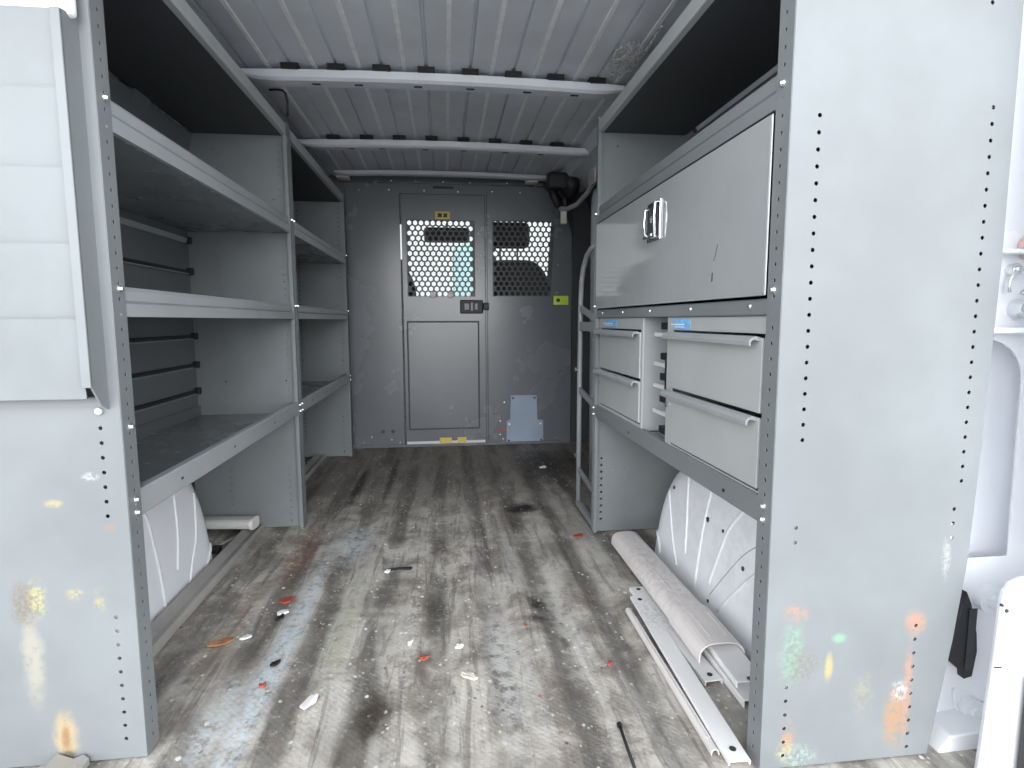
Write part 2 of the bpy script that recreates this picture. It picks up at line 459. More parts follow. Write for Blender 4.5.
# right-hand body pillar: pressed plate with an arched recess, boltheads, latch ring
def arc(cx, cy, r, a0, a1, n=8): return [(cx + r * math.cos(a0 + (a1 - a0) * i / n), cy + r * math.sin(a0 + (a1 - a0) * i / n)) for i in range(n + 1)]
holeA = [(.935, .745)] + arc(.965, .665, .078, PI / 2, 0, 8) + [(1.047, .40), (1.047, .335), (.935, .335)]
rp = thing('trim_11', (1.0, .92, 0), None, None); struct(rp)
plate('pillar_plate', [(.90, .0), (1.02, -.02), (1.16, .0), (1.20, .8), (1.2, 1.6), (.94, 1.6), (.935, .9), (.90, .5)], [holeA], .006, M['white2'], rp, XZ(.925))
B('pillar_inner', M['white'], rp, (.90, 1.2, .97, .975, .0, .80))
bm = bmesh.new(); box(bm, .93, 1.2, .885, .92, .755, .765); box(bm, .95, 1.2, .895, .92, .892, .90)
fin('pillar_fold', bm, M['white2'], rp, bev=.003)
for (x, z, r) in [(.995, .866, .011), (1.006, .258, .026), (.990, .037, .022)]:
    bm = bmesh.new(); cyl(bm, (x, .922, z), (x, .906, z), r, 20); cyl(bm, (x, .906, z), (x, .898, z), r * .55, 6)
    fin('bolt', bm, M['white'] if r > .02 else M['steel'], rp, bev=.001)
bm = bmesh.new(); cyl(bm, (1.013, .922, .797), (1.013, .895, .797), .018, 20, .015); fin('striker_stud', bm, M['steel'], rp, bev=.002)
bm = bmesh.new()
tube(bm, [(1.013 + .035 * math.cos(a), .905, .838 + .032 * math.sin(a)) for a in [PI * (1.12 - .1 * i) for i in range(9)]], .003, 8)
tube(bm, [(1.0, .90, .826), (1.02, .898, .818), (1.045, .898, .812)], .005, 8)
fin('striker_wire', bm, M['steel'], rp, smooth=True)
bm = bmesh.new(); cyl(bm, (1.024, .92, .905), (1.024, .905, .905), .02, 16); fin('pink_plug', bm, plain('pink_cap', (.75, .5, .47), .5), rp)
for x, z in ((1.045, .735), (1.055, .70)):
    bm = bmesh.new(); cyl(bm, (x, .923, z), (x, .919, z), .004, 10); fin('drain_hole', bm, M['black'], rp)
# black triangular cable boot on the pillar
bt = thing('cable_boot', (.98, .9, .12), 'black triangular rubber boot on the white body pillar beside the right shelving panel', 'boot')
plate('boot_face', [(x_ - .020, z_) for x_, z_ in [(.962, .283), (.974, .258), (.990, .20), (.994, .165), (.988, .116), (.972, .112), (.970, .124), (.940, .150), (.940, .165), (.950, .225)]], [], .014, M['black'], bt, XZ(.905))
B('boot_tab', M['charcoal'], bt, (.950, .966, .8965, .8975, .13, .25), bev=.0)
bm = bmesh.new(); tube(bm, [(.955, .92, .078), (.960, .92, .045), (.978, .92, .016), (.998, .92, .018), (1.02, .92, .045)], .003, 6); fin('pressed_edge', bm, M['white'], rp, smooth=True)

# outer pillar skin, lower right
bm = bmesh.new()
prof = [(.885, -.06), (.892, .05), (.898, .17), (.904, .308), (.908, .330), (.918, .344), (.938, .352), (1.3, .362), (1.3, -.06)]
sweep(bm, None, [(x, .80, z) for x, z in prof], [(x + .008, .815, z) for x, z in prof])
o = struct(fin('trim_12', bm, M['white2'], bev=.004))
bm = bmesh.new(); cyl(bm, (.915, .802, .30), (.915, .7985, .30), .0035, 10); cyl(bm, (.906, .802, .31), (.906, .7985, .31), .0025, 10)
box(bm, .902, .915, .798, .801, .200, .202); fin('scuff', bm, M['charcoal'], o)
bm = bmesh.new()
extr_y(bm, [(.876, 0), (.90, .028), (.985, .034), (.985, -.03), (.88, -.03)], .862, .93)
struct(fin('trim_13', bm, M['white2'], bev=.003))
bm = bmesh.new()
prof = [(1.005, .36), (.985, .42), (.965, .60), (.955, .8), (.955, 1.7), (1.3, 1.7), (1.3, .36)]
sweep(bm, None, [(x, .80, z) for x, z in prof], [(x + .01, .815, z) for x, z in prof])
struct(fin('trim_14', bm, M['white2'], bev=.006))
B('door_1', M['charcoal'], None, (.955, 1.3, .76, .797, -.06, .19), bev=.01)['kind'] = 'structure'

# outside paving
struct(B('ground', M['asphalt'], None, (-40, 40, -40, 40, -.75, -.70)))

# ------------------------------------------------------------------ wheel houses
def wheel_house(name, sx, yc, ry, rz, xin, xout, rib, grooves=(), marks=(), e=.6):
    """pressed steel arch: face leans, long ribs standing proud"""
    t = thing(name, (sx * xin, yc, 0), None, None); struct(t)
    def fx(y, z):
        f = ((abs(y - yc) / ry) ** (2 / e) + (max(z, 0) / rz) ** (2 / e)) ** (e / 2)
        return xin + .045 * max(0, (f - .82) / .18) ** 2.2 + .05 * max(z, 0) / rz
    bm = bmesh.new(); NR, NA = 16, 56; grid = []
    for j in range(NR + 1):
        row = []; f = 1 - (1 - j / NR) ** 1.4
        for i in range(NA + 1):
            a = PI * i / NA; ca, sa = math.cos(a), math.sin(a)
            y = yc + ry * f * math.copysign(abs(ca) ** e, ca); z = max(.001, rz * f * abs(sa) ** e)
            row.append(bm.verts.new((sx * fx(y, z), y, z)))
        grid.append(row)
    grid.append([bm.verts.new((sx * xout, v.co.y, v.co.z)) for v in grid[NR]])
    for j in range(NR + 1):
        for i in range(NA):
            bm.faces.new((grid[j][i], grid[j][i + 1], grid[j + 1][i + 1], grid[j + 1][i]))
    bmesh.ops.remove_doubles(bm, verts=bm.verts, dist=1e-4)
    fin('arch_shell', bm, M['well'], t, smooth=True)
    def smooth_line(P):
        out = []; n = len(P)
        for i in range(n - 1):
            p0, p1, p2, p3 = P[max(i - 1, 0)], P[i], P[i + 1], P[min(i + 2, n - 1)]
            for k in range(6):
                u = k / 6
                out.append(tuple(.5 * (2 * p1[q] + (p2[q] - p0[q]) * u + (2 * p0[q] - 5 * p1[q] + 4 * p2[q] - p3[q]) * u * u + (3 * p1[q] - p0[q] - 3 * p2[q] + p3[q]) * u ** 3) for q in (0, 1)))
        return out + [P[-1]]
    for P in rib:
        bm = bmesh.new(); tube(bm, [(sx * (fx(y, z) + .001), y, z) for y, z in smooth_line(P)], .0055, 8)
        fin('pressed_rib', bm, M['white2'], t, smooth=True)
    for P in grooves:
        bm = bmesh.new(); tube(bm, [(sx * (fx(y, z) + .0003), y, z) for y, z in smooth_line(P)], .0014, 6)
        fin('sealant_line', bm, M['frame'], t, smooth=True)
    for y, z, r in marks:
        bm = bmesh.new(); cyl(bm, (sx * (fx(y, z) + .003), y, z), (sx * (fx(y, z) - .002), y, z), r, 8)
        fin('scuff_mark', bm, M['charcoal'], t)
wheel_house('trim_15', -1, 1.485, .455, .42, .757, .98,
    [[(1.50, .32), (1.555, .275), (1.566, .177), (1.567, .082), (1.562, .01)], [(1.73, .33), (1.716, .268), (1.696, .166), (1.658, .077)],
     [(1.84, .25), (1.825, .199), (1.795, .116), (1.739, .052), (1.71, .01)], [(1.90, .06), (1.86, .035), (1.83, .012)], [(1.36, .33), (1.39, .2), (1.41, .05)]])
wheel_house('trim_16', 1, 1.405, .437, .375, .685, .98,
    [[(1.80, .07), (1.765, .058), (1.735, .02)], [(1.745, .23), (1.70, .16), (1.663, .100), (1.606, .035)], [(1.625, .32), (1.60, .23), (1.563, .09)],
     [(1.467, .33), (1.482, .2), (1.478, .025)], [(1.28, .33), (1.345, .25), (1.372, .18), (1.405, .07)], [(1.19, .20), (1.25, .14), (1.34, .03)]],
    grooves=[[(1.10, .31), (1.177, .277), (1.26, .215), (1.33, .13), (1.389, .05)]], marks=[(1.708, .248, .006), (1.464, .229, .008), (1.376, .229, .005), (1.258, .179, .006), (1.392, .03, .005)], e=.62)

# ------------------------------------------------------------------ shelving units
HP = .0254
def hole_col(a, z0, z1, r=.0036):
    n = int((z1 - z0) / HP); return [(a, z0 + k * HP, r) for k in range(n + 1)]

def end_panel(par, s, y, flange_dir, mat, cols, fw_=.040):
    """vertical sheet across the van at y, with a folded, perforated flange along the aisle"""
    xi = XL if s < 0 else XR
    P = lambda x: (x if s > 0 else -x)
    if s > 0: ol = [(XR, .003), (.848, .003), (.858, .06), (.881, .216), (.897, .363), (.904, .55), (.911, .876), (.909, 1.28), (.88, 1.42), (.85, 1.465), (XR, 1.465)]
    else: ol = [(XL, .003), (-.925, .003), (-.935, .3), (-.94, .88), (-.93, 1.22), (-.90, 1.36), (-.865, 1.48), (XL, 1.48)]
    hs = []
    for a, z0, z1 in cols: hs += hole_col(a, z0, z1, .0036 if y < 1.5 else .0048)
    p = plate('end_panel', ol, hs, .0025, mat, par, XZ(y), res=8)
    w = fw_ * flange_dir
    ya, yb = (y, y + w) if w > 0 else (y + w, y)
    fh = hole_col((ya + yb) / 2 + .002, .03, 1.45, .0034)
    plate('post_flange', [(ya, .003), (yb, .003), (yb, 1.468), (ya, 1.468)], fh, .0025, mat, p, YZ(xi), res=8)
    # small return bend so the post reads as a folded section
    B('flange_return', mat, p, (min(xi, xi + s * .012), max(xi, xi + s * .012), y + w - .0012, y + w + .0012, .003, 1.466))
    return p

def shelf(par, s, y0, y1, zb, h, deck_z, name='shelf', double=False, back=.90, lipmat=None, deckmat=None):
    """tray: flat deck, stepped front rail, back lip"""
    xi = (XL if s < 0 else XR)
    X = lambda d: xi + s * d
    bm = bmesh.new()
    extr_y(bm, [(X(.004), deck_z), (X(back - abs(xi)), deck_z), (X(back - abs(xi)), deck_z - .003), (X(.004), deck_z - .003)], y0, y1)
    sh = fin(name, bm, deckmat or M['deck'], par)
    bm = bmesh.new()
    t = zb + h
    if double:
        pr = [(.0, zb), (.0, zb + h * .42), (.007, zb + h * .47), (.004, zb + h * .54), (.004, t - .008), (.012, t), (.016, t), (.016, zb + .003), (.010, zb)]
    else:
        pr = [(.0, zb + .003), (.0, t - .003), (.003, t), (.018, t), (.018, t - .003), (.004, t - .004), (.004, zb + .003), (.018, zb + .003), (.018, zb), (.002, zb)]
    extr_y(bm, [(X(d), z) for d, z in pr], y0, y1)
    fin('front_rail', bm, lipmat or M['lip'], sh)
    bm = bmesh.new()
    extr_y(bm, [(X(back - abs(xi)), deck_z - .003), (X(back - abs(xi)), deck_z + .035), (X(back - abs(xi)) - s * .003, deck_z + .035), (X(back - abs(xi)) - s * .003, deck_z - .003)], y0, y1)
    fin('back_lip', bm, M['dark_panel'], sh)
    return sh

def bolts(par, s, ys, zs, r=.006, depth=.005):
    xi = (XL if s < 0 else XR)
    for y in ys:
        for z in zs:
            bm = bmesh.new(); cyl(bm, (xi - s * .001, y, z), (xi - s * .0035, y, z), r, 14); cyl(bm, (xi - s * .0035, y, z), (xi - s * (.0035 + depth), y, z), r * .8, 6, r * .55)
            fin('bolt', bm, M['steel'], par, bev=.0006)
def face_bolts(par, pts, r=.0055, y_dir=-1):
    for x, y, z in pts:
        bm = bmesh.new(); cyl(bm, (x, y, z), (x, y + y_dir * .005, z), r, 6, r * .7); fin('bolt', bm, M['steel'], par)

def left_unit(y0, y1, label, near):
    t = thing('shelving_unit', (-.74, (y0 + y1) / 2, 0), label, 'shelving unit', 'grey steel shelving units')
    matn = M['grey_near_left'] if near else M['grey']
    end_panel(t, -1, y0, 1, matn, [(-.577, .04, .27), (-.577, .45, .625)] if near else [(-.58, .05, .35)], .040 if near else .026)
    end_panel(t, -1, y1, -1, M['grey'], [(-.59, .03, .25), (-.578, .45, .80), (-.578, .87, 1.08), (-.578, 1.17, 1.40), (-.80, .10, .30), (-.80, .50, .80), (-.80, .87, 1.08), (-.80, 1.2, 1.4)], .022)
    a, b = y0 + .003, y1 - .003
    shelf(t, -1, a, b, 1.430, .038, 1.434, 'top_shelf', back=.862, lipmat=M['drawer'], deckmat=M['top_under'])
    shelf(t, -1, a, b, 1.094, .058, 1.098, double=True)
    shelf(t, -1, a, b, .788, .052, .793, double=True)
    shelf(t, -1, a, b, .435, .048, .440, back=.895)
    # back sheet with pressed rails
    bm = bmesh.new()
    extr_y(bm, [(-.90, .46), (-.912, .46), (-.912, 1.30), (-.885, 1.426), (-.865, 1.426), (-.90, 1.28)], a, b)
    bp = fin('back_panel', bm, M['dark_panel'], t)
    if near: B('back_channel', M['grey'], bp, (-.899, -.868, 1.93, 2.03, 1.135, 1.30), bev=.006)
    for z in (1.062, .955, .727, .625, .53):
        bm = bmesh.new()
        hr = .010 if z > 1 else .005
        extr_y(bm, [(-.8995, z - hr), (-.893, z - hr), (-.888, z + hr * .6), (-.8995, z + hr)], a, b - .03)
        fin('back_rail', bm, M['lip'] if z > 1 else M['charcoal'], bp)
        if z < 1: B('rail_edge', M['lip'], bp, (-.8995, -.889, a, b - .03, z - .011, z - .008))
        bm = bmesh.new(); box(bm, -.899, -.882, b - .030, b - .006, z - .012, z + .012)
        fin('rail_clip', bm, M['black'], bp, bev=.002)
    ys = (y0 + (.021 if near else .013), y1 - .011)
    bolts(t, -1, ys, (.448, .471, .835, 1.14))
    bolts(t, -1, ((y0 + .021),), (.60,) if near else ())
    face_bolts(t, [(-.80, y1 - .002, .56), (-.585, y1 - .002, .56), (-.60, y1 - .002, 1.21)] )
    for yy in (y0 + .2, y0 + .5, y0 + .85):
        B('rail_slot', M['black'], t, (XL - .0007, XL + .0008, yy, yy + .008, .456, .461))
    return t
uL1 = left_unit(1.02, 2.19, 'grey steel shelving unit on the left, nearest the open rear doors', True)
uL2 = left_unit(2.1975, 3.335, 'grey steel shelving unit on the left, farther one next to the bulkhead', False)

# right unit
tR = thing('shelving_unit', (.73, 1.43, 0), 'grey steel shelving unit on the right holding the drop-down door and drawer cabinets', 'shelving unit', 'grey steel shelving units')
yR0, yR1 = .86, 1.999
end_panel(tR, 1, yR0, 1, M['grey_near_right'], [(.577, .584, 1.115), (.574, .41, .46), (.572, .025, .155), (.872, .505, 1.125), (.863, .405, .465), (.808, .02, .265), (.855, 1.27, 1.30)])
end_panel(tR, 1, yR1, -1, M['grey'], [(.560, .05, .30)], .014)
a, b = yR0 + .003, yR1 - .003
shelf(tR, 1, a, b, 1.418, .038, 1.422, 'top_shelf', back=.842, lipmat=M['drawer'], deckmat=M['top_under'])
s2 = shelf(tR, 1, a, b, 1.113, .062, 1.118, double=True, back=.885, lipmat=M['grey'])
s3 = shelf(tR, 1, a, b, .787, .028, .800, back=.885, lipmat=M['grey'])
for y in (.955, 1.20, 1.45, 1.68, 1.90):
    bm = bmesh.new(); cyl(bm, (.5295, y, .803), (.5265, y, .803), .0048, 12, .003); fin('screw', bm, M['steel'], s3)
s4 = shelf(tR, 1, a, b, .433, .046, .470, back=.885, lipmat=M['grey'])
bm = bmesh.new()
extr_y(bm, [(.888, .42), (.894, .42), (.896, 1.28), (.87, 1.416), (.86, 1.416), (.888, 1.27)], a, b)
bpR = fin('back_panel', bm, M['dark_panel'], tR)
bolts(tR, 1, (yR0 + .021, yR1 - .008), (.445, .468, 1.145, .828))
for yy in (1.12, 1.35): B('back_slot', M['black'], bpR, (.8845, .8885, yy, yy + .05, 1.205, 1.22))
for yy in (1.02, 1.60): B('rail_slot', M['black'], tR, (.529, .5305, yy, yy + .008, .449, .455))
face_bolts(tR, [(.60, yR1 - .002, 1.375), (.60, yR1 - .002, .235), (.645, yR1 - .002, .24)], r=.004)

# drop-down door hung in the right unit
dr = fin('cabinet_door', (lambda bm: (box(bm, .5255, .5285, .903, 1.984, .820, 1.108), bm)[1])(bmesh.new()), M['grey_gloss'], tR, bev=.0015)
B('door_edge', M['lip'], dr, (.5248, .5256, .905, .909, .822, 1.105), (.5248, .5256, .905, 1.98, .820, .823))
B('door_gap', M['black'], dr, (.5290, .535, .905, 1.982, 1.1085, 1.1135))
# paddle latch
la = fin('door_latch', (lambda bm: (box(bm, .5215, .5255, 1.375, 1.464, .976, 1.074), bm)[1])(bmesh.new()), M['chrome'], dr, bev=.002)
B('latch_recess', M['charcoal'], la, (.5205, .5216, 1.392, 1.450, .998, 1.058))
bm = bmesh.new(); tube(bm, [(.521, 1.384, 1.068), (.512, 1.384, 1.066), (.510, 1.384, 1.03), (.512, 1.384, .985), (.521, 1.384, .982)], .004, 8)
tube(bm, [(.521, 1.456, 1.060), (.513, 1.456, 1.058), (.511, 1.456, 1.02), (.514, 1.456, .995), (.521, 1.456, .992)], .0035, 8)
cyl(bm, (.513, 1.380, .984), (.513, 1.460, .988), .0038, 8)
fin('latch_handle', bm, M['chrome'], la, smooth=True)
bm = bmesh.new(); cyl(bm, (.5215, 1.422, 1.03), (.517, 1.422, 1.03), .009, 14); fin('lock_barrel', bm, M['steel'], la)
bm = bmesh.new()
tube(bm, [(.5252, 1.075, .925), (.5252, 1.083, .905), (.5252, 1.09, .895)], .0006, 6); fin('scratch_mark', bm, M['charcoal'], dr)
bm = bmesh.new(); tube(bm, [(.5252, 1.093, .872), (.5252, 1.094, .855)], .0014, 6)
fin('scratch_mark', bm, M['black'], dr)

# drawer cabinets standing on the bottom shelf of the right unit
def drawer_cab(y0, y1, lab, dy0, dy1, splits, show_side):
    t = thing('drawer_cabinet', (.7, (y0 + y1) / 2, .471), lab, 'drawer cabinet', 'two-drawer steel cabinets')
    zt, z0 = .786, .4725
    bm = bmesh.new()
    box(bm, .532, .86, y0, y0 + .003, z0, zt); box(bm, .532, .86, y1 - .003, y1, z0, zt)
    box(bm, .532, .86, y0 + .003, y1 - .003, zt - .003, zt); box(bm, .532, .86, y0 + .003, y1 - .003, z0, z0 + .003)
    box(bm, .857, .86, y0 + .003, y1 - .003, z0 + .003, zt - .003)
    body = fin('cabinet_body', bm, M['lip'] if show_side else M['drawer'], t)
    # face frame
    bm = bmesh.new()
    box(bm, .527, .532, y0, y1, splits[0][1] + .003, zt)
    box(bm, .527, .532, y0, dy0 - .003, z0, splits[0][1] + .003); box(bm, .527, .532, dy1 + .003, y1, z0, splits[0][1] + .003)
    box(bm, .527, .532, dy0 - .003, dy1 + .003, z0, splits[-1][0] - .004)
    fin('face_frame', bm, M['drawer'], t, bev=.0008)
    for (za, zb_) in splits:
        bm = bmesh.new(); box(bm, .5240, .53, dy0, dy1, za, zb_ - .004)
        d = fin('drawer', bm, M['drawer'], t, bev=.0015)
        B('drawer_tray', M['dark_panel'], d, (.534, .85, dy0 + .006, dy1 - .006, za + .006, za + .05))
        bm = bmesh.new()
        pr = [(.527, zb_ - .004), (.516, zb_ - .001), (.507, zb_ - .004), (.503, zb_ - .010), (.504, zb_ - .017), (.507, zb_ - .017), (.507, zb_ - .011), (.511, zb_ - .007), (.524, zb_ - .010), (.527, zb_ - .014)]
        extr_y(bm, pr, dy0 + .006, dy1 + .012)
        fin('drawer_handle', bm, M['lip'], d)
    for o in t.children:
        o.location.x += .010
    return t
c1 = drawer_cab(.905, 1.345, 'wider drawer cabinet nearest the rear doors on the right bottom shelf', .918, 1.310, [(.619, .753), (.486, .615)], False)
c2 = drawer_cab(1.520, 1.965, 'drawer cabinet at the far end of the right bottom shelf', 1.536, 1.952, [(.617, .750), (.492, .613)], True)
for t, ya, yb in ((c1, 1.215, 1.305), (c2, 1.76, 1.895)):
    l = B('blue_label', M['blue'], t, (.5262, .5272, ya, yb, .7595, .781)); l.location.x += .010; l['label'] = 'small light blue printed label'
    B('label_stripe', M['palelabel'], l, (.5257, .5263, ya + .008, yb - .008, .7685, .771), (.5257, .5263, ya + .008, yb - .03, .763, .765))
# exposed drawer slides between the two cabinets
sl = thing('drawer_slide_set', (.56, 1.45, .471), 'black and zinc drawer slides in the gap between the two drawer cabinets', 'drawer slides')
B('upright', M['lip'], sl, (.555, .559, 1.350, 1.385, .471, .784))
B('back_plate', M['drawer'], sl, (.66, .664, 1.350, 1.516, .471, .784))
for z in (.742, .665, .608, .54):
    B('slide_rail', M['alu'], sl, (.552, .655, 1.39, 1.41, z - .006, z + .006), (.550, .556, 1.37, 1.47, z - .005, z + .005), bev=.001)
for z in (.765, .688, .636, .58, .50):
    B('slide_clip', M['black'], sl, (.545, .565, 1.350, 1.41, z - .009, z + .009), bev=.002)
B('latch_plate', M['black'], sl, (.540, .553, 1.350, 1.366, .59, .70), bev=.002)
bm = bmesh.new(); cyl(bm, (.537, 1.330, .575), (.531, 1.330, .575), .007, 12); fin('cabinet_screw', bm, M['steel'], c1)
bm = bmesh.new(); cyl(bm, (.537, 1.945, .565), (.532, 1.945, .565), .006, 12); fin('cabinet_screw', bm, M['steel'], c2)

# ------------------------------------------------------------------ literature rack on the left end panel
lr = thing('document_rack', (-.76, 1.0, .64), 'grey steel five-tier document rack on the near left shelving panel', 'document rack')
yF, yP = .976, 1.0188
edges = [1.243, 1.130, 1.014, .900, .784, .656]
bm = bmesh.new()
side = [(yP, 1.249), (yP, .634), (yF + .022, .645), (yF, .675), (yF, 1.243)]
extr_x(bm, side, -.563, -.560)
fin('side_plate', bm, M['grey'], lr)
bm = bmesh.new(); extr_x(bm, side, -.985, -.982); fin('side_plate', bm, M['grey'], lr)
bm = bmesh.new(); extr_x(bm, [(yF - .001, 1.243), (yF - .001, .675), (yF + .002, .675), (yF + .002, 1.243)], -.574, -.560)
box(bm, -.574, -.560, yF - .003, yF - .001, .675, 1.243)
fin('side_flange', bm, M['grey'], lr, bev=.001)
for i in range(5):
    zt, zb_ = edges[i], edges[i + 1]
    bm = bmesh.new()
    # each pocket front leans out towards its top edge and tucks in at its foot
    extr_x(bm, [(yF + .002, zt), (yF + .010, zb_ - .0), (yF + .012, zb_ - .0), (yF + .004, zt)], -.980, -.575)
    extr_x(bm, [(yF + .010, zb_), (yP, zb_ - .012 if i < 4 else zb_), (yP, zb_ - .010 if i < 4 else zb_ + .002), (yF + .011, zb_ + .002)], -.980, -.575)
    fin('pocket', bm, M['grey'], lr)
B('rack_back', M['grey'], lr, (-.98, -.564, yP - .002, yP, .64, 1.247))
bm = bmesh.new(); cyl(bm, (-.574, yP - .001, .632), (-.574, yP - .008, .632), .006, 6); fin('bolt', bm, M['steel'], lr)

# ------------------------------------------------------------------ bulkhead
YB = 3.546
bh = thing('bulkhead_partition', (0, YB, 0), 'dark grey steel bulkhead with a door across the front end', 'partition')
winL = (-.222, .186, .925, 1.378); winR = (.293, .676, .928, 1.382)
rectp = lambda a: [(a[0], a[2]), (a[1], a[2]), (a[1], a[3]), (a[0], a[3])]
wr = [(winR[0], winR[2]), (winR[1] - .022, winR[2]), (winR[1], winR[3]), (winR[0], winR[3])]
plate('bulkhead_panel', [(-.95, .0), (.785, .0), (.785, 1.30), (.74, 1.45), (.56, 1.625), (-.62, 1.64), (-.95, 1.56)],
      [[(-.259, .014), (.250, .014), (.250, 1.530), (-.259, 1.530)], wr], .003, M['bulk'], bh, XZ(YB))
def perf(name, x0, x1, z0, z1, par, y, clip=None):
    px, pz, r = .0348, .0300, .0140
    hs = []; j = 0; z = z0 + .016
    while z < z1 - .012:
        x = x0 + .018 + (px / 2 if j % 2 else 0)
        while x < (clip(z) if clip else x1) - .013:
            hs.append([(x + r * math.cos(PI / 6 + k * PI / 3), z + r * 1.08 * math.sin(PI / 6 + k * PI / 3)) for k in range(6)])
            x += px
        z += pz; j += 1
    return plate(name, [(x0 - .01, z0 - .01), (x1 + .01, z0 - .01), (x1 + .01, z1 + .01), (x0 - .01, z1 + .01)], hs, .0015, M['mesh'], par, XZ(y))
perf('perforated_window', *winR, bh, YB + .004, clip=lambda z: winR[1] - .022 * (winR[3] - z) / .45)
# seams and folds
B('panel_seam', M['bulk_line'], bh, (.258, .262, YB - .0022, YB - .0014, .02, 1.55), (-.575, -.572, YB - .0022, YB - .0014, .02, 1.55))
bm = bmesh.new(); box(bm, -.60, .60, YB - .03, YB - .002, 1.585, 1.60); box(bm, -.95, .72, YB - .012, YB - .0016, .0, .018)
fin('bulkhead_flange', bm, M['bulk'], bh, bev=.001)
bd = fin('bulkhead_door_panel', bmesh.new(), None, bh) if False else None
door = plate('hinged_door', [(-.250, .018), (.246, .018), (.246, 1.525), (-.250, 1.525)], [rectp(winL)], .004, M['bulk'], bh, XZ(YB - .001))
perf('perforated_window', *winL, door, YB + .004)
# embossed lower panel of the door, standing proud of a dark groove
B('panel_groove', M['bulk_line'], door, (-.232, .208, YB - .0036, YB - .0028, .106, .777))
bm = bmesh.new(); box(bm, -.225, .201, YB - .0085, YB - .0036, .113, .770)
fin('raised_panel', bm, M['bulk'], door, bev=.004, seg=3)
# piano hinge, thin bright rod
bm = bmesh.new()
B('leak_strip', M['bulk_line'], bh, (.235, .275, YB + .003, YB + .005, .0, 1.56), (-.28, .275, YB + .003, YB + .005, 1.515, 1.56), (-.28, -.24, YB + .003, YB + .005, .0, 1.145), (-.28, -.24, YB + .003, YB + .005, 1.35, 1.5149))  # unseen strips added behind the door gaps to block light from the cab
for k in range(20):
    z = .05 + k * .074
    if 1.08 < z < 1.35: continue
    cyl(bm, (-.254, YB - .006, z), (-.254, YB - .006, z + .068), .0055, 8)
fin('door_hinge', bm, M['bulk'], door)
# sill
B('door_sill', M['alu'], door, (-.245, .240, YB - .012, YB - .004, .0185, .034))
for xa, xb in ((-.045, .03), (.065, .12)):
    bm = bmesh.new(); box(bm, xa, xb, YB - .0135, YB - .012, .012 + .008, .045 + .01)
    fin('yellow_sticker', bm, M['yellow'], door)
y1_ = B('yellow_sticker', M['yellow'], door, (-.05, .038, YB - .0045, YB - .003, 1.378 + .006, 1.42 + .008))
B('sticker_mark', M['black'], y1_, (-.035, -.010, YB - .0052, YB - .0045, 1.395, 1.418), (.0, .022, YB - .0052, YB - .0045, 1.395, 1.418))
# latch
lt = fin('door_latch', (lambda bm: (box(bm, .092, .232, YB - .022, YB - .003, .822, .905), bm)[1])(bmesh.new()), M['black'], door, bev=.006)
B('latch_tongue', M['black'], lt, (.232, .268, YB - .018, YB - .005, .842, .888), bev=.006)
bm = bmesh.new(); box(bm, .118, .146, YB - .0255, YB - .0220, .845, .883); box(bm, .156, .170, YB - .0265, YB - .0220, .84, .888); box(bm, .180, .198, YB - .0255, YB - .022, .845, .883)
fin('latch_paddle', bm, M['frame'], lt, bev=.002)
for x in (-.07, .035):
    bm = bmesh.new(); cyl(bm, (x, YB - .004, .935), (x, YB - .016, .935), .020, 16, .015); fin('bumper_pad', bm, M['cream'], door, bev=.002)
# lime label
ll = B('lime_label', M['lime'], bh, (.672, .765, YB - .003, YB - .0015, .876, .93))
B('label_mark', M['black'], ll, (.690, .712, YB - .0038, YB - .003, .894, .914))
# screws
scr = [(-.49, 1.543), (-.317, 1.547), (-.113, 1.546), (.088, 1.545), (.293, 1.549), (.463, 1.547), (.60, 1.52), (.665, 1.44), (.72, 1.33), (.745, 1.2),
       (-.508, .038), (-.459, .068), (.333, .066), (.352, .035), (.693, .04), (.746, .719), (.748, .499), (.750, .275), (.752, .05), (.36, .27), (.335, .15), (-.34, .05), (-.29, .03), (.69, .95), (.70, 1.12)]
for x, z in scr:
    bm = bmesh.new(); cyl(bm, (x, YB - .0015, z), (x, YB - .006, z), .0075, 10, .005); fin('screw', bm, M['steel'], bh)
for x, z in [(-.30, 1.592), (-.16, 1.592), (.0, 1.592), (.16, 1.592), (.38, 1.592)]:
    bm = bmesh.new(); cyl(bm, (x, YB - .030, z), (x, YB - .036, z), .008, 10, .005); fin('screw', bm, M['steel'], bh)
for x in (-.39, -.33):
    bm = bmesh.new(); cyl(bm, (x, YB - .0015, .10), (x, YB - .003, .10), .012, 12); fin('plug', bm, M['bulk_line'], bh)
B('header_slot', M['black'], bh, (-.06, .06, YB - .0045, YB - .0016, 1.560, 1.574))
B('red_mark', M['red'], bh, (.32, .40, YB - .0025, YB - .0015, .083, .098))
# blue-grey cover plate
cp = thing('cover_plate', (.49, YB - .01, .0), 'stepped blue-grey cover plate screwed low on the bulkhead', 'cover plate')
plate('plate', [(.375, .004), (.608, .004), (.608, .150), (.570, .155), (.566, .312), (.402, .312), (.398, .160), (.375, .150)], [], .004, M['bluegrey'], cp, XZ(YB - .0065))
for x, z in ((.392, .13), (.590, .13), (.388, .025), (.595, .025), (.415, .295), (.552, .295)):
    bm = bmesh.new(); cyl(bm, (x, YB - .0085, z), (x, YB - .012, z), .007, 10); fin('screw', bm, M['cream'] if z == .13 else M['charcoal'], cp)
# cream buffer blocks under the front header
for x, lab in ((-.565, 'cream plastic block at the top left corner of the bulkhead'), (.52, 'cream plastic block at the top right of the bulkhead')):
    o = tag(B('buffer_block', M['cream'], None, (x - .035, x + .035, 3.425, 3.50, 1.585, 1.618), bev=.004), lab, 'block', 'cream blocks')

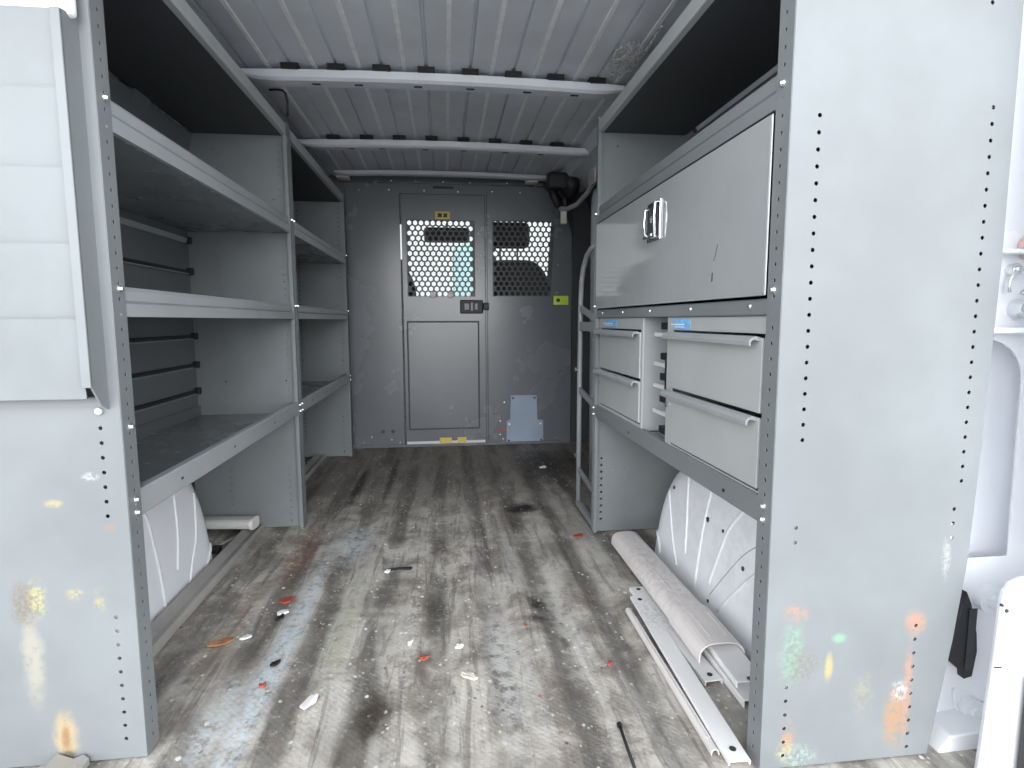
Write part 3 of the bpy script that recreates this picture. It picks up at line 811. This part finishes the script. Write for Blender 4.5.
# dark post and strips added to stop cab light leaking round the bulkhead
struct(B('trim_17', M['charcoal'], None, (.79, .98, 3.548, 3.60, 0, 1.66)))
struct(B('trim_18', M['charcoal'], None, (-.98, .98, 3.56, 3.60, 1.645, 1.70), (.57, .98, 3.556, 3.60, 1.46, 1.66), (.72, .98, 3.556, 3.60, 1.15, 1.46)))

# black motor-like bracket in the ceiling corner, grey rail beneath
kb = thing('roof_bracket', (.68, 3.3, 1.5), 'black bracket in the ceiling corner right of the bulkhead', 'bracket')
bm = bmesh.new()
r = bmesh.ops.create_icosphere(bm, subdivisions=3, radius=1)
for v in bm.verts:
    n = noise.noise(v.co * 1.7)
    v.co = Vector((.715 + v.co.x * .062 * (1 + .3 * n), 3.3 + v.co.y * .08, 1.545 + v.co.z * .075 * (1 + .3 * n)))
fin('bracket_housing', bm, M['black'], kb, smooth=True)
bm = bmesh.new(); box(bm, .585, .70, 3.24, 3.34, 1.515, 1.60); fin('bracket_arm', bm, M['charcoal'], kb, bev=.012)
bm = bmesh.new(); tube(bm, [(.60, 3.3, 1.54), (.63, 3.3, 1.47), (.655, 3.3, 1.42)], .022, 10); tube(bm, [(.69, 3.3, 1.50), (.685, 3.3, 1.45), (.70, 3.3, 1.42)], .018, 10)
fin('bracket_leg', bm, M['black'], kb, smooth=True)
gr = thing('grab_rail', (.72, 3.3, 1.4), 'grey curved rail under the black ceiling bracket', 'rail')
bm = bmesh.new(); tube(bm, [(.655, 3.30, 1.415), (.70, 3.29, 1.41), (.745, 3.24, 1.425), (.78, 3.14, 1.47), (.80, 3.0, 1.53)], .014, 12); fin('rail_tube', bm, M['frame'], gr, smooth=True)
bm = bmesh.new(); box(bm, .668, .70, 3.30, 3.33, 1.33, 1.41); fin('rail_foot', bm, M['cream'], gr, bev=.004)
B('rail_plate', M['alu'], gr, (.775, .785, 2.98, 3.12, 1.49, 1.60), bev=.002)
# grey door-aperture trim curving down beside the unit
bm = bmesh.new()
pts = [(.70, 2.62, 1.36), (.688, 2.60, 1.33), (.680, 2.58, 1.27), (.678, 2.57, 1.1), (.680, 2.57, .6), (.682, 2.57, .02)]
tube(bm, pts, .022, 10)
struct(fin('trim_19', bm, M['frame'], smooth=True))

# ------------------------------------------------------------------ tube frame beside the right unit (stands in the aisle plane)
lf = thing('ladder_frame', (.545, 2.16, 0), 'grey tubular ladder-like frame standing at the far end of the right shelving', 'frame')
bm = bmesh.new(); tube(bm, [(.545, 2.295, .018), (.545, 2.292, .5), (.545, 2.285, .86), (.545, 2.275, .93), (.545, 2.245, .985), (.545, 2.19, 1.025), (.545, 2.12, 1.045), (.545, 2.03, 1.05)], .0105, 10)
fin('rear_rail', bm, M['frame'], lf, smooth=True)
B('front_rail', M['frame'], lf, (.533, .555, 2.012, 2.036, .003, 1.14), bev=.003)
B('foot_rail', M['frame'], lf, (.535, .557, 2.037, 2.305, .003, .026), bev=.003)
for z, h, dz in ((.16, .022, -.02), (.495, .024, -.03), (.755, .036, 0), (.828, .026, -.045)):
    bm = bmesh.new()
    extr_x(bm, [(2.037, z - h / 2 + dz), (2.037, z + h / 2 + dz), (2.285, z + h / 2), (2.285, z - h / 2)], .539, .551)
    fin('rung', bm, M['frame'], lf, bev=.002)
for z in (.58, .22):
    bm = bmesh.new(); cyl(bm, (.532, 2.296, z), (.526, 2.296, z), .009, 10); fin('bolt', bm, M['steel'], lf)
bm = bmesh.new(); cyl(bm, (.532, 2.024, .50), (.528, 2.024, .50), .007, 10); cyl(bm, (.532, 2.024, .71), (.528, 2.024, .71), .007, 10); fin('bolt', bm, M['steel'], lf)

# ------------------------------------------------------------------ left: white rail piece behind mid panel
wb = thing('plastic_rail', (-.80, 2.08, .0), 'off-white hollow plastic bar lying on the floor behind the left wheel housing', 'bar')
bm = bmesh.new()
prof = []
for k in range(12):
    a = 2 * PI * k / 12; prof.append((.032 * math.copysign(abs(math.cos(a)) ** .6, math.cos(a)), .019 * math.copysign(abs(math.sin(a)) ** .6, math.sin(a)) + .046))
A0 = Vector((-.93, 2.150, 0)); A1 = Vector((-.712, 2.125, 0)); d = (A1 - A0).normalized(); nrm = Vector((-d.y, d.x, 0))
sweep(bm, None, [A0 + nrm * u + Vector((0, 0, w)) for u, w in prof], [A1 + nrm * u + Vector((0, 0, w)) for u, w in prof])
fin('bar_body', bm, M['alu'], wb, smooth=False, bev=.003)
bm = bmesh.new(); prof2 = [(u * 1.12, (w - .046) * 1.15 + .046) for u, w in prof]; A2 = A1 + d * .012
sweep(bm, None, [A1 + nrm * u + Vector((0, 0, w)) for u, w in prof2], [A2 + nrm * u * .9 + Vector((0, 0, w)) for u, w in prof2])
fin('end_cap', bm, M['pvc'], wb, bev=.003)
cb = thing('loose_cable', (-.80, 2.0, 0), 'dark dusty cable lying below the off-white bar', 'cable')
bm = bmesh.new(); tube(bm, [(-.86, 2.04, .008), (-.82, 2.02, .02), (-.79, 1.99, .012), (-.765, 2.03, .018), (-.755, 2.08, .012)], .006, 8)
fin('cable_run', bm, M['strip'], cb, smooth=True)
bm = bmesh.new(); box(bm, -.80, -.77, 1.955, 1.99, .0, .02); fin('cable_clip', bm, M['black'], cb, bev=.004)

# ------------------------------------------------------------------ white mouldings lying right
def channel(name, p0, p1, w, h, z0, mat, label, cat, t=.003, arch=True, tilt=0.0, holes=0, cap=False, group='white plastic mouldings by the wheel housing', z1=None, endcut=0):
    """arched (or flat U) moulding laid from p0 to p1"""
    p0 = Vector((p0[0], p0[1], z0)); p1 = Vector((p1[0], p1[1], z0 if z1 is None else z1)); d = (p1 - p0).normalized()
    n = Vector((d.y, -d.x, 0)).normalized(); up = Vector((0, 0, 1))
    if tilt: n2 = n * math.cos(tilt) + up * math.sin(tilt); up = -n * math.sin(tilt) + up * math.cos(tilt); n = n2
    if arch:
        K = 14; o_ = []; i_ = []
        for k in range(K + 1):
            a = PI * k / K
            c, s = math.cos(a), math.sin(a)
            o_.append((-w / 2 * math.copysign(abs(c) ** .7, c), h * abs(s) ** .6)); i_.append(((-w / 2 + t) * math.copysign(abs(c) ** .7, c), (h - t) * abs(s) ** .6))
        prof = o_ + i_[::-1]
    else:
        prof = [(-w / 2, 0), (-w / 2, h), (w / 2, h), (w / 2, 0), (w / 2 - t, 0), (w / 2 - t, h - t), (-w / 2 + t, h - t), (-w / 2 + t, 0)]
    th = thing(name, ((p0.x + p1.x) / 2, (p0.y + p1.y) / 2, min(p0.z, p1.z)), label, cat, group)
    bm = bmesh.new()
    sweep(bm, None, [p0 + n * a + up * b for a, b in prof], [p1 + n * a + up * b for a, b in prof])
    body = fin('moulding', bm, mat, th, bev=.0012)
    if arch:  # raised lines along the back
        for q in (-.22, .16):
            bm = bmesh.new(); zz = h * (1 - (abs(q) * 2) ** 2) ** .3 if abs(q) < .5 else h
            zz = h * (math.sqrt(max(0, 1 - (abs(2 * q)) ** (2 / .7)))) ** .6
            tube(bm, [p0 + n * (q * w) + up * (zz + .0002) + d * .05, p1 + n * (q * w) + up * (zz + .0002) - d * .03], .0016, 6); fin('ridge', bm, mat, body)
    if cap:
        bm = bmesh.new(); K = 12
        for e in range(1):
            vs = [bm.verts.new(p0 + n * a + up * b - d * .001) for a, b in o_]; vt = [bm.verts.new(p0 + n * a * .8 + up * b * .8 - d * .018) for a, b in o_]
            for k in range(len(vs) - 1): bm.faces.new((vs[k], vs[k + 1], vt[k + 1], vt[k]))
            bm.faces.new(vt)
        fin('rounded_end', bm, mat, th, smooth=True)
    for k in range(holes):
        bm = bmesh.new(); c = p0.lerp(p1, (.04, .955)[k % 2]) + up * (h + .0004); u2 = up * .0012
        cyl(bm, c, c + u2, .006, 12); fin('screw_hole', bm, M['charcoal'], th)
    return th
channel('long_moulding', (.600, 1.83), (.602, 1.20), .098, .042, .022, M['pvc'], 'long beige rounded moulding lying nearest the right wheel housing', 'moulding', cap=True)
channel('moulding_sleeve', (.602, 1.315), (.600, 1.135), .108, .046, .0232, M['pvc'], 'short beige sleeve clipped over the long rounded moulding', 'moulding', t=.003)
channel('inner_moulding', (.618, 1.19), (.612, 1.035), .062, .014, .030, M['pvc2'], 'white slim strip poking out of the beige sleeve end', 'moulding', arch=False, holes=2)
channel('white_channel', (.622, 1.46), (.618, 1.012), .068, .018, .002, M['pvc2'], 'white screw-holed channel lying under the beige sleeve', 'moulding', arch=False, holes=2)
channel('flat_strip', (.537, 1.53), (.560, 1.09), .042, .012, .0012, M['pvc2'], 'short white scuffed strip between the long white strips', 'moulding', arch=False, holes=2)
channel('white_strip', (.516, 1.46), (.494, .860), .040, .009, .0135, M['pvc2'], 'long bright white strip pointing at the near right panel', 'moulding', arch=False, holes=2)
channel('thin_edging', (.476, 1.415), (.470, .90), .016, .012, .0015, M['pvc'], 'thin dirty white edging lying outermost on the aisle side', 'moulding', arch=True, t=.002)

# ------------------------------------------------------------------ litter on the floor
def flake(name, x, y, r, mat, label, ang=0, asp=.6, cat='scrap', seed=0, z=.0045, curl=.004, n=9, jag=.35):
    rnd = random.Random(seed); bm = bmesh.new(); top = []; bot = []
    for k in range(n):
        a = 2 * PI * k / n; q = r * (1 - jag + jag * 2 * rnd.random() * .8)
        u, v = q * math.cos(a), q * math.sin(a) * asp
        X = x + u * math.cos(ang) - v * math.sin(ang); Y = y + u * math.sin(ang) + v * math.cos(ang)
        zz = z + rnd.random() * curl
        top.append(bm.verts.new((X, Y, zz + .0015))); bot.append(bm.verts.new((X, Y, zz - .003)))
    c = bm.verts.new((x, y, z + .004))
    for k in range(n):
        bm.faces.new((top[k], top[(k + 1) % n], c)); bm.faces.new((bot[k], bot[(k + 1) % n], top[(k + 1) % n], top[k]))
    bm.faces.new(bot[::-1])
    return tag(fin(name, bm, mat), label, cat, 'litter on the floor')
flake('paper_scrap', -.286, 1.135, .030, M['paper'], 'pointed white paper scrap at the front left of the floor', 1.0, .42, seed=1, n=5)
flake('plastic_scrap', .040, 1.180, .021, M['bone'], 'cream plastic scrap in the middle of the near floor', -.6, .45, seed=2, n=9, jag=.12)
flake('plastic_scrap', .022, 1.30, .011, M['paper'], 'small white crumb just beyond the cream plastic scrap', .3, .7, seed=3)
flake('plastic_scrap', -.095, 1.33, .011, M['paper'], 'small white crumb left of the middle, beside dark dirt', 1.2, .5, seed=4)
flake('leaf_scrap', -.552, 1.385, .028, M['rust'], 'orange-brown leaf-like scrap near the left wheel housing', .2, .5, seed=5)
flake('leaf_scrap', -.452, 1.585, .024, M['red'], 'red and orange crumpled scrap on the left of the floor', .6, .7, seed=6)
flake('paper_scrap', -.445, 1.515, .020, M['paper'], 'white paper crumb touching the red crumpled scrap', .4, .7, seed=7)
flake('paper_scrap', -.50, 1.40, .014, M['paper'], 'tiny white paper crumb right of the orange-brown scrap', .1, .6, seed=17)
flake('plastic_scrap', .470, 1.955, .022, M['red'], 'small red scrap at the foot of the right shelving', .6, .8, seed=8)
flake('paper_scrap', .506, 2.94, .026, M['paper'], 'white paper scrap on dark floor near the bulkhead', .9, .6, seed=9)
flake('paper_scrap', -.19, 1.74, .013, M['paper'], 'white crumb at the left end of the dark sliver', .9, .5, seed=10)
flake('dark_sliver', -.155, 1.752, .045, M['black'], 'thin dark sliver lying across the middle of the floor', .05, .16, seed=11, n=8)
flake('dark_scrap', -.395, 1.28, .014, M['black'], 'black scrap near the blue-white streak on the left', .9, .7, seed=12)
flake('dark_scrap', -.442, 1.49, .014, M['black'], 'black crumb just in front of the white paper by the red scrap', .9, .7, seed=13)
flake('plastic_scrap', -.40, 1.20, .010, M['red'], 'tiny red crumb at the left front of the floor', .5, .7, seed=14)
flake('plastic_scrap', -.06, 1.26, .010, M['red'], 'tiny red crumb left of the cream scrap', .5, .7, seed=15)
flake('plastic_scrap', .36, 1.19, .009, M['red'], 'tiny red crumb left of the thin white edging', .5, .7, seed=16)
rod = thing('metal_rod', (.317, .93, .006), 'thin dark metal rod lying on the near right floor', 'rod')
bm = bmesh.new(); tube(bm, [(.320, .985, .007), (.317, .93, .006), (.312, .82, .006)], .0032, 8); fin('rod_shaft', bm, M['charcoal'], rod, smooth=True)
bm = bmesh.new(); cyl(bm, (.3200, .985, .0072), (.3206, .993, .0072), .0052, 10); fin('rod_head', bm, M['black'], rod)

# crumpled clear film stuck at the roof, wire hook at the left
fm = thing('plastic_film', (.62, 1.9, 1.60), 'crumpled clear plastic film stuck to the ceiling above the right shelving', 'plastic film')
bm = bmesh.new(); bmesh.ops.create_icosphere(bm, subdivisions=5, radius=1)
for v in bm.verts:
    n = noise.noise(v.co * 2.6 + Vector((3, 1, 2))); n2 = noise.noise(v.co * 7.5)
    k = 1 + .35 * n + .16 * n2
    v.co = Vector((.575 + v.co.x * .045 * k, 1.84 + v.co.y * .10 * k, 1.592 + v.co.z * .016 * k))
fin('film_wad', bm, M['film'], fm, smooth=False)
bm = bmesh.new()
tube(bm, [(.615, 1.86, 1.585), (.618, 1.78, 1.59), (.620, 1.66, 1.605)], .004, 6); fin('film_tail', bm, M['film'], fm)
hk = tag(fin('wire_hook', (lambda bm: (tube(bm, [(-.600, 2.19, 1.585), (-.575, 2.19, 1.587), (-.555, 2.19, 1.585), (-.545, 2.19, 1.575), (-.540, 2.19, 1.545), (-.540, 2.19, 1.50)], .004, 8), bm)[1])(bmesh.new()), M['charcoal'], smooth=True),
         'dark bent wire hook on top of the post between the left shelving units', 'hook')

# ------------------------------------------------------------------ cab in front of the bulkhead
struct(B('floor_cab', M['charcoal'], None, (-1.0, 1.0, 3.62, 5.3, -.05, .0)))
struct(B('wall_cab_left', M['charcoal'], None, (-1.02, -.98, 3.605, 5.3, 0, .93)))
struct(B('wall_cab_right', M['charcoal'], None, (.98, 1.02, 3.605, 5.3, 0, .93)))
struct(B('ceiling_cab', M['charcoal'], None, (-1.0, 1.0, 3.625, 4.65, 1.66, 1.70)))
struct(B('trim_20', M['charcoal'], None, (-.98, -.91, 3.605, 3.70, 0, 1.66), (.91, .98, 3.605, 3.68, 0, 1.66)))
bm = bmesh.new()
for s in (-1, 1):
    tube(bm, [(s * .95, 5.25, .93), (s * .90, 4.65, 1.66)], .035, 10)
struct(fin('trim_21', bm, M['charcoal']))
wd = bmesh.new()
v = [wd.verts.new(p) for p in ((-.92, 5.25, .93), (.92, 5.25, .93), (.87, 4.66, 1.66), (-.87, 4.66, 1.66))]; wd.faces.new(v)
r_ = bmesh.ops.extrude_face_region(wd, geom=wd.faces[:])
for q in r_['geom']:
    if isinstance(q, bmesh.types.BMVert): q.co.y += .005
struct(fin('window_1', wd, M['glass']))
ds = thing('dashboard', (0, 5.0, 0), 'dark dashboard seen through the bulkhead window holes', 'dashboard')
bm = bmesh.new(); extr_x(bm, [(4.85, .0), (4.80, .80), (4.86, .90), (5.22, .925), (5.24, 0)], -.97, .97); fin('dash_body', bm, M['seat'], ds, bev=.02)
def seat(x, lab, hx=0):
    t = thing('cab_seat', (x, 4.0, 0), lab, 'seat', 'dark cab seats')
    w, z1, r = .25, 1.19, .13
    ol = [(x - w, .45), (x + w, .45)] + [(x + w - .16 + .17 * math.cos(a), z1 - .25 + .25 * math.sin(a)) for a in [i * PI / 2 / 8 for i in range(9)]] + \
         [(x - w + .16 + .17 * math.cos(a), z1 - .25 + .25 * math.sin(a)) for a in [PI / 2 + i * PI / 2 / 8 for i in range(9)]]
    o = plate('backrest', ol, [], .13, M['seat'], t, XZ(4.02))
    bm = bmesh.new(); box(bm, x - .25, x + .25, 4.0, 4.5, .35, .50); fin('cushion', bm, M['seat'], t, bev=.04)
    bm = bmesh.new(); box(bm, x - .145 + hx, x + .145 + hx, 3.97, 4.07, 1.275, 1.45); fin('headrest', bm, M['seat'], t, bev=.035)
    bm = bmesh.new(); box(bm, x - .2, x + .2, 4.0, 4.4, .0, .35); fin('seat_base', bm, M['seat'], t, bev=.01)
    for dx in (-.06, .06):
        bm = bmesh.new(); cyl(bm, (x + dx + hx, 4.02, 1.1), (x + dx + hx, 4.02, 1.30), .006, 8); fin('headrest_post', bm, M['charcoal'], t)
    return t
seat(.470, 'dark passenger seat with headrest seen through the right perforated window', -.025)
seat(-.455, 'dark driver seat edge seen through the left perforated window')
mr = thing('rear_view_mirror', (.03, 4.72, 1.48), 'dark interior mirror seen through the left perforated window', 'mirror')
bm = bmesh.new(); box(bm, -.155, .205, 4.66, 4.70, 1.395, 1.515); fin('mirror_housing', bm, M['black'], mr, bev=.02)
bm = bmesh.new(); cyl(bm, (.025, 4.70, 1.48), (.025, 4.80, 1.56), .01, 8); fin('mirror_stem', bm, M['black'], mr)
# outside beyond the windscreen
tb = tag(fin('shed', (lambda bm: (extr_y(bm, [(.20, -.7), (.95, -.7), (.95, 2.32), (.58, 2.40), (.20, 2.28)], 12.0, 14.0), bm)[1])(bmesh.new()), M['teal']), 'pale teal shed outside, seen through the left perforated window', 'building')

# ------------------------------------------------------------------ light
SKY_BASE, SKY_GLOW = .60, 1.9
w = bpy.data.worlds.new('overcast_sky'); SC.world = w; w.use_nodes = True
nt = w.node_tree; nt.nodes.clear()
out = nt.nodes.new('ShaderNodeOutputWorld'); bg = nt.nodes.new('ShaderNodeBackground')
nt.links.new(bg.outputs[0], out.inputs[0])
tc = nt.nodes.new('ShaderNodeTexCoord'); sp = nt.nodes.new('ShaderNodeSeparateXYZ'); nt.links.new(tc.outputs['Generated'], sp.inputs[0])
c = mixc(nt, ramp(nt, sp.outputs[2], -.1, .7), (.97, .98, 1.0), (.92, .955, 1.0))
nt.links.new(c, bg.inputs[0])
# glow added low in the sky behind the rear doors to brighten the interior
az = ramp(nt, math_n(nt, 'MULTIPLY', sp.outputs[1], -1.0), .05, .55)
el = ramp(nt, sp.outputs[2], .42, .78, 1, 0)
dv = nt.nodes.new('ShaderNodeVectorMath'); dv.operation = 'DOT_PRODUCT'; nt.links.new(tc.outputs['Generated'], dv.inputs[0])
dv.inputs[1].default_value = (0.0, -.975, .222)
core = ramp(nt, dv.outputs['Value'], .82, .98, 0, 1.3)
lobe = math_n(nt, 'ADD', math_n(nt, 'MULTIPLY', az, el), core)
nt.links.new(math_n(nt, 'MULTIPLY_ADD', lobe, SKY_GLOW, SKY_BASE), bg.inputs[1])

# ------------------------------------------------------------------ camera
H = .78; f = 572.44; yaw, pitch, roll = .11521, .11074, -.003
fw = Vector((math.sin(yaw) * math.cos(pitch), math.cos(yaw) * math.cos(pitch), -math.sin(pitch)))
rt = Vector((math.cos(yaw), -math.sin(yaw), 0)); up = rt.cross(fw)
r2 = rt * math.cos(roll) + up * math.sin(roll); u2 = -rt * math.sin(roll) + up * math.cos(roll)
cd = bpy.data.cameras.new('camera'); cam = bpy.data.objects.new('camera', cd); COL.objects.link(cam)
cam.matrix_world = Matrix(((r2.x, u2.x, -fw.x, 0), (r2.y, u2.y, -fw.y, 0), (r2.z, u2.z, -fw.z, H), (0, 0, 0, 1)))
cd.sensor_width = 36; cd.lens = f / 1024 * 36; cd.clip_start = .02; cd.clip_end = 200
SC.camera = cam
vs = SC.view_settings
vs.view_transform = 'Standard'; vs.look = 'None'; vs.gamma = 1; vs.use_curve_mapping = False; vs.exposure = .95
SC.cycles.max_bounces = 10; SC.cycles.diffuse_bounces = 7; SC.cycles.glossy_bounces = 4; SC.cycles.transparent_max_bounces = 12
SC.cycles.use_denoising = True
